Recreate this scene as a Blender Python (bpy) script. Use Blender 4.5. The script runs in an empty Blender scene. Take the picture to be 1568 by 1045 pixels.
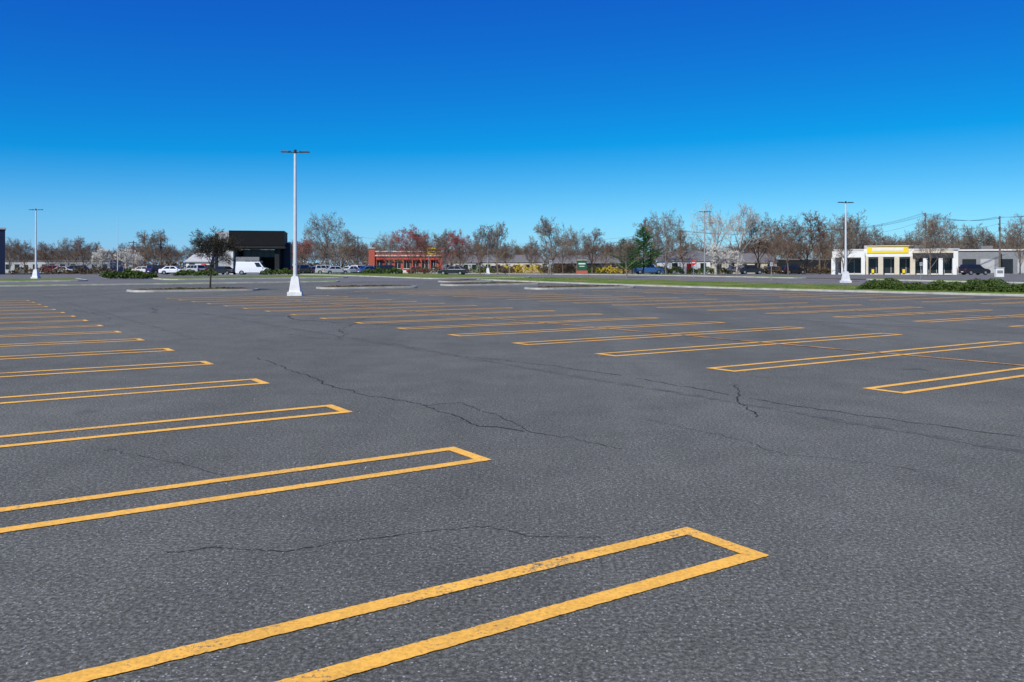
import bpy, bmesh, math, random
from mathutils import Vector, Matrix
R = random.Random(7)
F = 1304.0; HC = 1.6
CU, SU = 0.829, 0.559
scene = bpy.context.scene

def gz(x, y):
    t = min(1.0, max(0.0, (y - 60.0) / 80.0))
    return 0.6 * t * t * (3 - 2 * t)
def bx(b, d):            # lateral position for a bearing (survey units) at distance d
    return (b - 784.0) / F * d
def UV(u, v):
    return (u * CU - v * SU, u * SU + v * CU)
ANG = math.atan2(SU, CU)

# ------------------------------------------------------------------ materials
def newmat(name):
    m = bpy.data.materials.new(name); m.use_nodes = True
    nt = m.node_tree; b = nt.nodes['Principled BSDF']
    return m, nt, b
def noise(nt, vec, scale, detail=3, rough=0.55):
    n = nt.nodes.new('ShaderNodeTexNoise'); n.inputs['Scale'].default_value = scale
    n.inputs['Detail'].default_value = detail; n.inputs['Roughness'].default_value = rough
    nt.links.new(vec, n.inputs['Vector']); return n.outputs['Fac']
def ramp(nt, fac, stops):
    n = nt.nodes.new('ShaderNodeValToRGB'); cr = n.color_ramp
    while len(cr.elements) < len(stops): cr.elements.new(0.5)
    for e, (p, c) in zip(cr.elements, stops):
        e.position = p; e.color = (c[0], c[1], c[2], 1) if not isinstance(c, float) else (c, c, c, 1)
    nt.links.new(fac, n.inputs['Fac']); return n.outputs['Color']
def mix(nt, fac, a, b, mode='MIX'):
    n = nt.nodes.new('ShaderNodeMix'); n.data_type = 'RGBA'; n.blend_type = mode
    for s, v in ((0, fac), (6, a), (7, b)):
        if isinstance(v, bpy.types.NodeSocket): nt.links.new(v, n.inputs[s])
        elif isinstance(v, (int, float)): n.inputs[s].default_value = v
        else: n.inputs[s].default_value = (v[0], v[1], v[2], 1)
    return n.outputs[2]
def math_(nt, op, a, b=None):
    n = nt.nodes.new('ShaderNodeMath'); n.operation = op
    for i, v in enumerate((a, b)):
        if v is None: continue
        if isinstance(v, (int, float)): n.inputs[i].default_value = v
        else: nt.links.new(v, n.inputs[i])
    return n.outputs[0]
def pos(nt): return nt.nodes.new('ShaderNodeNewGeometry').outputs['Position']
def bump(nt, b, h, strength, dist=0.01):
    n = nt.nodes.new('ShaderNodeBump'); n.inputs['Strength'].default_value = strength
    n.inputs['Distance'].default_value = dist
    nt.links.new(h, n.inputs['Height']); nt.links.new(n.outputs[0], b.inputs['Normal'])

def asphalt_color(nt, p, base=1.0):
    big = noise(nt, p, 0.12, 5, 0.6); mid = noise(nt, p, 1.3, 5, 0.65); fine = noise(nt, p, 42, 5, 0.85)
    c = ramp(nt, fine, [(0.32, (0.022, 0.0225, 0.019)), (0.5, (0.108, 0.111, 0.093)), (0.68, (0.310, 0.318, 0.268))])
    c = mix(nt, 1.0, c, ramp(nt, big, [(0.3, 0.84), (0.7, 1.12)]), 'MULTIPLY')
    c = mix(nt, 1.0, c, ramp(nt, mid, [(0.25, 0.82), (0.75, 1.15)]), 'MULTIPLY')
    mp = nt.nodes.new('ShaderNodeMapping'); mp.inputs['Rotation'].default_value = (0, 0, -ANG); mp.inputs['Scale'].default_value = (1.0, 0.06, 1.0)
    nt.links.new(p, mp.inputs[0])
    c = mix(nt, 1.0, c, ramp(nt, noise(nt, mp.outputs[0], 0.55, 4, 0.6), [(0.3, 0.88), (0.7, 1.10)]), 'MULTIPLY')
    v = nt.nodes.new('ShaderNodeTexVoronoi'); v.inputs['Scale'].default_value = 52; nt.links.new(p, v.inputs['Vector'])
    spot = math_(nt, 'LESS_THAN', v.outputs['Distance'], 0.27)
    sep = nt.nodes.new('ShaderNodeSeparateColor'); nt.links.new(v.outputs['Color'], sep.inputs[0])
    gate = math_(nt, 'GREATER_THAN', sep.outputs[0], 0.70)
    fac = math_(nt, 'MULTIPLY', spot, gate)
    fac = math_(nt, 'MULTIPLY', fac, math_(nt, 'ADD', math_(nt, 'MULTIPLY', sep.outputs[1], 0.8), 0.2))
    c = mix(nt, fac, c, (0.38, 0.39, 0.38))
    st = noise(nt, p, 0.9, 2, 0.5)
    c = mix(nt, ramp(nt, st, [(0.70, 0.0), (0.78, 0.35)]), c, (0.05, 0.042, 0.034))
    # small rust-brown spots
    rs = noise(nt, p, 2.6, 2, 0.4)
    c = mix(nt, ramp(nt, rs, [(0.765, 0.0), (0.80, 0.45)]), c, (0.11, 0.06, 0.035))
    return c, fine
M = {}
m, nt, b = newmat('asphalt'); p = pos(nt); c, f = asphalt_color(nt, p)
nt.links.new(c, b.inputs['Base Color']); b.inputs['Roughness'].default_value = 0.9; b.inputs['Specular IOR Level'].default_value = 0.2
bump(nt, b, f, 0.7, 0.008); M['asphalt'] = m
m, nt, b = newmat('asphalt_road'); p = pos(nt)
c = ramp(nt, noise(nt, p, 0.5, 6, 0.7), [(0.3, (0.11, 0.108, 0.10)), (0.7, (0.15, 0.148, 0.137))])
nt.links.new(c, b.inputs['Base Color']); b.inputs['Roughness'].default_value = 0.9; M['road'] = m
m, nt, b = newmat('crack'); b.inputs['Base Color'].default_value = (0.016, 0.015, 0.015, 1); b.inputs['Roughness'].default_value = 1; M['crack'] = m
m, nt, b = newmat('seam'); p = pos(nt); c, f = asphalt_color(nt, p)
c = mix(nt, ramp(nt, noise(nt, p, 4, 4, 0.7), [(0.35, 0.1), (0.65, 0.8)]), c, (0.045, 0.044, 0.04))
nt.links.new(c, b.inputs['Base Color']); b.inputs['Roughness'].default_value = 1; M['seam'] = m

def paint(name, col, wear=0.6):
    m, nt, b = newmat(name); p = pos(nt); a, f = asphalt_color(nt, p)
    tone = ramp(nt, noise(nt, p, 2.2, 5, 0.7), [(0.3, 0.82), (0.7, 1.12)])
    y = mix(nt, 1.0, col, tone, 'MULTIPLY')
    y = mix(nt, 1.0, y, ramp(nt, noise(nt, p, 45, 3, 0.7), [(0.3, 0.76), (0.6, 1.1)]), 'MULTIPLY')
    w = math_(nt, 'ADD', math_(nt, 'MULTIPLY', noise(nt, p, 38, 4, 0.8), 0.75), math_(nt, 'MULTIPLY', noise(nt, p, 1.7, 3, 0.6), 0.5))
    fac = ramp(nt, w, [(wear, 0.0), (wear + 0.07, 0.92)])
    y = mix(nt, fac, y, a)
    nt.links.new(y, b.inputs['Base Color']); b.inputs['Roughness'].default_value = 0.7
    bump(nt, b, f, 0.4, 0.005); return m
M['yellow'] = paint('yellow_line_paint', (0.88, 0.47, 0.065), 0.70)
M['yellow_edge'] = paint('yellow_worn_edge', (0.80, 0.38, 0.05), 0.60)
M['white_line'] = paint('white_line_paint', (0.7, 0.7, 0.68), 0.68)

def simple(name, col, rough=0.6, var=0.15, scale=3.0, metal=0.0, spec=0.5):
    m, nt, b = newmat(name)
    tc = nt.nodes.new('ShaderNodeTexCoord')
    f = noise(nt, tc.outputs['Object'], scale, 5, 0.6)
    c = mix(nt, 1.0, col, ramp(nt, f, [(0.3, 1 - var), (0.7, 1 + var * 0.6)]), 'MULTIPLY')
    nt.links.new(c, b.inputs['Base Color']); b.inputs['Roughness'].default_value = rough
    b.inputs['Metallic'].default_value = metal; b.inputs['Specular IOR Level'].default_value = spec
    M[name] = m; return m
simple('concrete_kerb', (0.42, 0.41, 0.36), 0.9, 0.3, 1.2)
simple('white_concrete', (0.72, 0.73, 0.72), 0.7, 0.18, 2.5)
simple('pole_white', (0.60, 0.62, 0.62), 0.4, 0.1, 3)
simple('pole_grey', (0.28, 0.29, 0.30), 0.45, 0.1, 3)
simple('dark_metal', (0.03, 0.032, 0.035), 0.4, 0.2, 3)
simple('black_panel', (0.008, 0.008, 0.009), 0.6, 0.2, 1, spec=.2)
simple('charcoal_wall', (0.022, 0.024, 0.026), 0.7, 0.2, 1, spec=.2)
simple('navy_wall', (0.008, 0.014, 0.045), 0.5, 0.2, 1)
simple('grey_wall', (0.22, 0.23, 0.24), 0.8, 0.15, 1)
simple('light_grey_wall', (0.42, 0.43, 0.43), 0.8, 0.12, 1)
simple('white_wall', (0.74, 0.74, 0.70), 0.8, 0.08, 1)
simple('cream_wall', (0.62, 0.55, 0.42), 0.8, 0.1, 1)
simple('roof_grey', (0.14, 0.14, 0.14), 0.8, 0.2, 1)
simple('sign_yellow', (0.85, 0.62, 0.02), 0.5, 0.05, 2)
simple('sign_green', (0.01, 0.09, 0.045), 0.5, 0.1, 2)
simple('sign_red', (0.6, 0.02, 0.02), 0.5, 0.05, 2)
simple('tyre', (0.015, 0.015, 0.015), 0.9, 0.1, 5)
simple('hubcap', (0.45, 0.46, 0.47), 0.35, 0.1, 5, 0.7)
simple('taillight', (0.35, 0.01, 0.01), 0.3, 0.1, 5)
simple('headlight', (0.7, 0.72, 0.75), 0.15, 0.1, 5)
simple('bark_grey', (0.22, 0.175, 0.135), 0.95, 0.35, 2.0, spec=.1)
simple('bark_brown', (0.18, 0.125, 0.09), 0.95, 0.35, 2.0, spec=.1)
simple('bark_pale', (0.48, 0.44, 0.38), 0.9, 0.35, 1.0, spec=.1)
simple('bark_dark', (0.06, 0.05, 0.04), 0.95, 0.3, 2.0, spec=.1)
simple('mulch', (0.12, 0.085, 0.05), 1.0, 0.45, 2.5)
simple('wood_pole', (0.16, 0.12, 0.085), 0.9, 0.25, 2)
m, nt, b = newmat('window_glass'); b.inputs['Base Color'].default_value = (0.012, 0.016, 0.02, 1)
b.inputs['Roughness'].default_value = 0.06; b.inputs['Specular IOR Level'].default_value = 0.7; M['glass'] = m
m, nt, b = newmat('shop_glass'); b.inputs['Base Color'].default_value = (0.02, 0.024, 0.028, 1)
b.inputs['Roughness'].default_value = 0.25; M['shop_glass'] = m
m, nt, b = newmat('red_brick')
tc = nt.nodes.new('ShaderNodeTexCoord'); mp = nt.nodes.new('ShaderNodeMapping'); mp.inputs['Rotation'].default_value = (math.pi / 2, 0, 0)
nt.links.new(tc.outputs['Object'], mp.inputs[0]); br = nt.nodes.new('ShaderNodeTexBrick')
br.inputs['Color1'].default_value = (0.40, 0.065, 0.035, 1); br.inputs['Color2'].default_value = (0.48, 0.09, 0.05, 1)
br.inputs['Mortar'].default_value = (0.35, 0.18, 0.14, 1); br.inputs['Scale'].default_value = 3.5
nt.links.new(mp.outputs[0], br.inputs['Vector']); nt.links.new(br.outputs['Color'], b.inputs['Base Color'])
b.inputs['Roughness'].default_value = 0.9; M['red_brick'] = m
def grassmat(name, c1, c2, c3):
    m, nt, b = newmat(name); p = pos(nt)
    c = ramp(nt, noise(nt, p, 0.35, 6, 0.7), [(0.34, c1), (0.5, c2), (0.64, c3)])
    c = mix(nt, 1.0, c, ramp(nt, noise(nt, p, 9, 4, 0.75), [(0.3, 0.5), (0.7, 1.4)]), 'MULTIPLY')
    nt.links.new(c, b.inputs['Base Color']); b.inputs['Roughness'].default_value = 1.0; b.inputs['Specular IOR Level'].default_value = 0.1
    M[name] = m
grassmat('grass', (0.065, 0.13, 0.018), (0.12, 0.18, 0.03), (0.23, 0.20, 0.08))
grassmat('field', (0.09, 0.10, 0.04), (0.13, 0.12, 0.06), (0.16, 0.13, 0.08))
def leafmat(name, a, bb):
    m, nt, b = newmat(name); oi = nt.nodes.new('ShaderNodeTexCoord')
    c = ramp(nt, noise(nt, oi.outputs['Object'], 2.2, 3, 0.7), [(0.3, a), (0.7, bb)])
    nt.links.new(c, b.inputs['Base Color']); b.inputs['Roughness'].default_value = 0.8; b.inputs['Specular IOR Level'].default_value = 0.1
    M[name] = m
leafmat('leaf_hedge', (0.03, 0.065, 0.012), (0.09, 0.13, 0.03))
leafmat('leaf_pine', (0.018, 0.065, 0.02), (0.05, 0.15, 0.035))
leafmat('leaf_blossom', (0.60, 0.57, 0.49), (0.76, 0.73, 0.66))
leafmat('leaf_redbud', (0.34, 0.07, 0.07), (0.42, 0.13, 0.13))
leafmat('leaf_bud', (0.13, 0.09, 0.04), (0.17, 0.13, 0.055))
leafmat('leaf_olive', (0.035, 0.04, 0.02), (0.06, 0.065, 0.03))
leafmat('leaf_forsythia', (0.5, 0.36, 0.03), (0.65, 0.48, 0.06))
leafmat('leaf_brush', (0.09, 0.065, 0.04), (0.15, 0.11, 0.07))
_paints = {}
def carpaint(col):
    if col in _paints: return _paints[col]
    m, nt, b = newmat('car_paint'); b.inputs['Base Color'].default_value = (*col, 1)
    b.inputs['Roughness'].default_value = 0.3; b.inputs['Coat Weight'].default_value = 0.6; b.inputs['Coat Roughness'].default_value = 0.08
    _paints[col] = m; return m

# ------------------------------------------------------------------ mesh builder
class MB:
    def __init__(s): s.v = []; s.f = []; s.m = []; s.mats = []
    def mi(s, mat):
        mat = M[mat] if isinstance(mat, str) else mat
        if mat not in s.mats: s.mats.append(mat)
        return s.mats.index(mat)
    def poly(s, pts, mat):
        i = len(s.v); s.v += [tuple(q) for q in pts]; s.f.append(tuple(range(i, i + len(pts)))); s.m.append(s.mi(mat))
    def box(s, c, d, mat, rz=0.0, taper=1.0):
        x, y, z = c; a, b_, h = d[0] / 2, d[1] / 2, d[2] / 2
        i = len(s.v); ca, sa = math.cos(rz), math.sin(rz)
        for k, (dx, dy, dz) in enumerate([(-1,-1,-1),(1,-1,-1),(1,1,-1),(-1,1,-1),(-1,-1,1),(1,-1,1),(1,1,1),(-1,1,1)]):
            t = taper if dz > 0 else 1.0
            X, Y = dx * a * t, dy * b_ * t
            s.v.append((x + X * ca - Y * sa, y + X * sa + Y * ca, z + dz * h))
        k = s.mi(mat)
        for q in [(0,3,2,1),(4,5,6,7),(0,1,5,4),(1,2,6,5),(2,3,7,6),(3,0,4,7)]:
            s.f.append(tuple(i + j for j in q)); s.m.append(k)
    def tube(s, pts, rad, n, mat, cap=False):
        k = s.mi(mat); rings = []
        for j, p_ in enumerate(pts):
            if j == 0: d = pts[1] - pts[0]
            elif j == len(pts) - 1: d = pts[-1] - pts[-2]
            else: d = pts[j + 1] - pts[j - 1]
            d = d.normalized(); a = Vector((0, 0, 1)) if abs(d.z) < 0.9 else Vector((1, 0, 0))
            e1 = d.cross(a).normalized(); e2 = d.cross(e1)
            i = len(s.v)
            for q in range(n):
                t = 2 * math.pi * q / n
                s.v.append(tuple(p_ + (e1 * math.cos(t) + e2 * math.sin(t)) * rad[j]))
            rings.append(i)
        for a, b_ in zip(rings, rings[1:]):
            for q in range(n):
                s.f.append((a + q, a + (q + 1) % n, b_ + (q + 1) % n, b_ + q)); s.m.append(k)
        if cap:
            s.f.append(tuple(rings[-1] + q for q in range(n))); s.m.append(k)
            s.f.append(tuple(rings[0] + q for q in reversed(range(n)))); s.m.append(k)
    def leaf(s, c, size, mat, rng, asp=0.6):
        n = Vector((rng.gauss(0, 1), rng.gauss(0, 1), rng.gauss(0, 1) + 0.3)).normalized()
        a = n.orthogonal().normalized(); b_ = n.cross(a); t = rng.random() * 6.28
        e1 = (a * math.cos(t) + b_ * math.sin(t)) * size; e2 = n.cross(e1) * asp
        c = Vector(c); s.poly((c - e1, c - e2, c + e1, c + e2), mat)
    def mesh(s, name, smooth=False):
        me = bpy.data.meshes.new(name); me.from_pydata(s.v, [], s.f)
        for mt in s.mats: me.materials.append(mt)
        me.polygons.foreach_set('material_index', s.m)
        if smooth: me.polygons.foreach_set('use_smooth', [True] * len(s.f))
        me.update(); return me
def obj(name, me, loc=(0, 0, 0), rz=0.0, sc=(1, 1, 1), parent=None):
    o = bpy.data.objects.new(name, me); scene.collection.objects.link(o)
    o.location = loc; o.rotation_euler = (0, 0, rz); o.scale = sc
    if parent: o.parent = parent
    return o
def assembly(name, parts, loc, rz=0.0, bev=0.0, sc=1.0):
    e = obj(name, None, loc, rz, (sc, sc, sc)); e.empty_display_size = 0.3
    for pn, mb in parts:
        if mb.f:
            o = obj(pn, mb.mesh(pn), parent=e)
            if bev and pn in ('body', 'cabin'):
                bm = bmesh.new(); bm.from_mesh(o.data); bmesh.ops.recalc_face_normals(bm, faces=bm.faces); bm.to_mesh(o.data); bm.free()
                md = o.modifiers.new('b', 'BEVEL'); md.width = bev; md.segments = 2; md.limit_method = 'ANGLE'; md.angle_limit = 0.35
    return e

# ------------------------------------------------------------------ ground sheets
def grid(name, xs, ys, fn, mat):
    mb = MB(); mb.mi(mat); nx = len(xs)
    for y in ys:
        for x in xs: mb.v.append(fn(x, y))
    for j in range(len(ys) - 1):
        for i in range(nx - 1):
            a = j * nx + i; mb.f.append((a, a + 1, a + nx + 1, a + nx)); mb.m.append(0)
    return obj(name, mb.mesh(name))
def lin(a, b, st):
    n = max(1, int(round((b - a) / st))); return [a + (b - a) * i / n for i in range(n + 1)]
grid('ground', [-3000, -1000, -400, -200, -100, 0, 100, 200, 400, 1000, 3000],
     [-1500, -300, -100, 0, 30] + lin(60, 140, 4) + [200, 400, 1000, 4000], lambda x, y: (x, y, gz(x, y) - 0.03), 'field')
def uvsheet(name, u0, u1, v0, v1, mat, st=2.5, off=0.0):
    def fn(u, v):
        x, y = UV(u, v); return (x, y, gz(x, y) + off)
    return grid(name, lin(u0, u1, st), lin(v0, v1, st), fn, mat)
uvsheet('parking_lot', -150, 52.05, -70, 86.05, 'asphalt')
uvsheet('road', 65.95, 90.05, -150, 400, 'road')
uvsheet('neighbouring_parking_lot', -200, 65.9, 86.1, 185, 'road')
uvsheet('shop_forecourt', 94, 165, -60, 150, 'road', 4)

def island(name, u0, u1, v0, v1, top, rad=0.8, h=0.13, st=2.0):
    def loop(ins):
        r = max(0.05, rad - ins); pts = []
        for cx, cy, a0 in ((u1 - ins - r, v0 + ins + r, -90), (u1 - ins - r, v1 - ins - r, 0), (u0 + ins + r, v1 - ins - r, 90), (u0 + ins + r, v0 + ins + r, 180)):
            for k in range(5):
                t = math.radians(a0 + 22.5 * k); pts.append((cx + r * math.cos(t), cy + r * math.sin(t)))
        out = []
        n = len(pts)
        for i in range(n):
            a, b_ = pts[i], pts[(i + 1) % n]
            out.append(a)
            if i % 5 == 4:
                full = (v1 - v0) if (i // 5) in (0, 2) else (u1 - u0); k = max(1, int(full / st))
                out += [(a[0] + (b_[0] - a[0]) * j / k, a[1] + (b_[1] - a[1]) * j / k) for j in range(1, k)]
        return out
    mb = MB(); kc = mb.mi('concrete_kerb'); kt = mb.mi(top)
    L = [(loop(0), -0.03), (loop(0.01), h - 0.01), (loop(0.03), h), (loop(0.17), h), (loop(0.18), h - 0.03), (loop(0.55), h + 0.03)]
    n = len(L[0][0])
    for lp, z in L:
        for (u, v) in lp:
            x, y = UV(u, v); mb.v.append((x, y, gz(x, y) + z))
    for a in range(5):
        for i in range(n):
            mb.f.append((a * n + i, a * n + (i + 1) % n, (a + 1) * n + (i + 1) % n, (a + 1) * n + i)); mb.m.append(kc if a < 4 else kt)
    mb.f.append(tuple(5 * n + i for i in range(n))); mb.m.append(kt)
    return obj(name, mb.mesh(name))
island('grass_verge', 52, 66, -70, 86, 'grass', 2.0)
island('grass_verge', -150, 36, 86, 87.8, 'grass', .85)
island('grass_verge', -150, 14, 104, 115, 'grass', 2.0)
island('grass_verge', 22, 45, 104, 114, 'grass', 2.0)
island('grass_verge', 50, 66, 92, 200, 'grass', 2.0)
island('grass_verge', 90, 94, -60, 60, 'grass', 1.2)
island('grass_verge', 90, 94, 70, 300, 'grass', 1.2)
isl = [(11.0, 19.8, 62.0, 66.0), (25.0, 33.5, 63.0, 66.0), (38.0, 48.3, 52.5, 55.5), (38.0, 48.3, 66, 69), (44.0, 50.5, 78, 80), (-12, -2, 70, 73)]
for q in isl: island('planted_island', *q, 'mulch', 1.2 if q[3] - q[2] > 2.5 else .9)

# ------------------------------------------------------------------ stall markings
def strip(mb, a, b_, w, mat, off=0.006, st=0.25, jit=0.0, rng=R):
    (u0, v0), (u1, v1) = a, b_; L = math.hypot(u1 - u0, v1 - v0); n = max(1, int(L / st))
    du, dv = (u1 - u0) / L, (v1 - v0) / L; pts = []
    for i in range(n + 1):
        t = L * i / n
        for sgn in (-1, 1):
            e = sgn * w / 2 + (rng.uniform(-jit, jit))
            u = u0 + du * t - dv * e; v = v0 + dv * t + du * e
            x, y = UV(u, v); pts.append((x, y, gz(x, y) + off))
    i0 = len(mb.v); mb.v += pts; k = mb.mi(mat)
    for i in range(n):
        q = i0 + 2 * i; mb.f.append((q, q + 2, q + 3, q + 1)); mb.m.append(k)
mk = MB(); h = HC; W = 0.112
def hairpin(ua, ub, v, wd, closed_a=True, closed_b=True, near=False):
    st = 0.02 if near else 0.5; j = 0.0035 if near else 0.0
    strip(mk, (ua, v), (ub, v), W, 'yellow', st=st, jit=j); strip(mk, (ua, v + wd), (ub, v + wd), W, 'yellow', st=st, jit=j)
    for c, uu in ((closed_a, ua + W / 2), (closed_b, ub - W / 2)):
        if c: strip(mk, (uu, v + W / 2), (uu, v + wd - W / 2), W, 'yellow', st=st, jit=j)
wd = 0.325 * h
for k in range(-4, 17):
    hairpin(2.40 * h - 9.3, 2.40 * h, (1.99 + 1.79 * k) * h, wd, near=(-1 <= k < 4))
for k in range(-4, 16):
    v = (3.92 + 1.75 * k) * h
    hairpin(6.4 * h, 12.15 * h, v, wd * 0.95, near=(0 <= k < 4))
for (a, b_) in ((24.6, 33.9), (39.4, 48.7)):
    for k in range(-8, 19 if a < 30 else 16):
        hairpin(a, b_, (3.6 + 1.75 * k) * h, wd * 0.95)
for a, b_ in ((-36, -26.7), (-19.5, -10.2)):
    for k in range(0, 17): hairpin(a, b_, (2.2 + 1.79 * k) * h, wd)
c_off = 0.010
strip(mk, (9.28 * h, -6), (9.28 * h, 48), 0.10, 'yellow_edge', off=c_off, st=0.5)
strip(mk, (29.25, -10), (29.25, 54), 0.10, 'yellow_edge', off=c_off, st=0.5)
strip(mk, (44.05, -10), (44.05, 50), 0.10, 'yellow_edge', off=c_off, st=0.5)
strip(mk, (2.40 * h - 4.65, -6), (2.40 * h - 4.65, 48), 0.10, 'yellow_edge', off=c_off, st=0.5)
obj('parking_stall_lines', mk.mesh('parking_stall_lines'))
rl = MB()
strip(rl, (77.85, -150), (77.85, 390), 0.12, 'yellow', 0.006, 3); strip(rl, (78.15, -150), (78.15, 390), 0.12, 'yellow', 0.006, 3)
for u in (67.5, 88.5): strip(rl, (u, -150), (u, 390), 0.14, 'white_line', 0.006, 3)
for k in range(-10, 40):
    for u in (72.6, 83.3): strip(rl, (u, k * 9.0), (u, k * 9.0 + 3), 0.14, 'white_line', 0.006, 3)
for k in range(0, 24):
    strip(rl, (-20 + k * 2.9, 118), (-20 + k * 2.9, 123), 0.12, 'white_line', 0.006, 1)
obj('road_markings', rl.mesh('road_markings'))

def GP(b, r):
    d = F * HC / (r - 412.0); return (bx(b, d), d)
ck = MB()
def crack(pts, w, jag, mat='crack', st=0.06, off=0.003, gap=0.12):
    k = ck.mi(mat); path = []
    for (a, b_) in zip(pts, pts[1:]):
        L = math.hypot(b_[0] - a[0], b_[1] - a[1]); n = max(1, int(L / st))
        for i in range(n): path.append((a[0] + (b_[0] - a[0]) * i / n, a[1] + (b_[1] - a[1]) * i / n))
    path.append(pts[-1]); ox = oy = 0.0; out = []
    for (x, y) in path:
        ox = ox * 0.9 + R.gauss(0, jag); oy = oy * 0.9 + R.gauss(0, jag); out.append((x + ox, y + oy))
    off_n = 0; prev = None
    for a, b_ in zip(out, out[1:]):
        if off_n > 0: off_n -= 1; prev = None; continue
        if R.random() < gap * 0.15: off_n = R.randint(1, 6)
        dx, dy = b_[0] - a[0], b_[1] - a[1]; L = math.hypot(dx, dy) + 1e-6; ww = w * R.uniform(0.25, 1.3) / 2
        nx, ny = -dy / L * ww, dx / L * ww; i0 = len(ck.v)
        A = prev if prev else ((a[0] - nx, a[1] - ny), (a[0] + nx, a[1] + ny)); Bq = ((b_[0] - nx, b_[1] - ny), (b_[0] + nx, b_[1] + ny)); prev = Bq
        for (x, y) in (A[0], Bq[0], Bq[1], A[1]): ck.v.append((x, y, gz(x, y) + off))
        ck.f.append((i0, i0 + 1, i0 + 2, i0 + 3)); ck.m.append(k)
crack([GP(250, 848), GP(330, 838), GP(440, 846), GP(500, 832), GP(560, 826), GP(650, 815), GP(760, 806), GP(830, 822), GP(915, 824)], 0.009, 0.009, st=0.025)
crack([GP(235, 472), GP(240, 480), GP(440, 484), GP(450, 490), GP(640, 500)], 0.06, 0.03)
crack([GP(395, 548), GP(460, 574), GP(540, 600), GP(640, 622), GP(720, 650), GP(800, 662)], 0.022, 0.02)
crack([GP(640, 622), GP(700, 615), GP(740, 630), GP(800, 662), GP(960, 690)], 0.012, 0.02)
crack([GP(1130, 590), GP(1124, 604), GP(1136, 622), GP(1152, 640)], 0.02, 0.02)
crack([GP(600, 526), GP(700, 545), GP(860, 562), GP(1000, 583), GP(1130, 606), GP(1260, 628), GP(1420, 652), GP(1560, 668)], 0.022, 0.02)
crack([GP(980, 640), GP(1100, 668), GP(1220, 700), GP(1400, 718)], 0.009, 0.02)
crack([GP(160, 690), GP(280, 712), GP(330, 730)], 0.009, 0.02)
crack([GP(1380, 566), GP(1408, 566), GP(1420, 568)], 0.05, 0.02, gap=0)
for a, b_, w in (((7.9, -12), (7.9, 60), 0.14), ((4.9, 20), (5.2, 60), 0.10), ((22.2, -10), (22.2, 60), 0.12), ((36.5, -10), (36.5, 60), 0.12), ((-1.5, -5), (-1.2, 60), 0.06)):
    crack([UV(*a), UV(*b_)], w, 0.012, 'seam', 0.12, 0.0025, 0)
for k in range(14):
    u, v = R.uniform(-5, 45), R.uniform(14, 60); p0 = UV(u, v); p1 = UV(u + R.uniform(-4, 4), v + R.uniform(-5, 5)); p2 = UV(u + R.uniform(-7, 7), v + R.uniform(-8, 8))
    crack([p0, p1, p2], 0.02, 0.03)
obj('pavement_cracks', ck.mesh('pavement_cracks'))
db = MB()
for i in range(160):
    d = R.uniform(3.0, 20); x = R.uniform(-0.62, 0.62) * d
    s = R.uniform(0.003, 0.007); col = R.choice(['concrete_kerb', 'mulch', 'mulch'])
    db.box((x, d, s * 0.5), (s * R.uniform(1, 2), s * 1.2, s), col, R.random() * 3, 0.6)
obj('pebbles', db.mesh('pebbles'))

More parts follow.
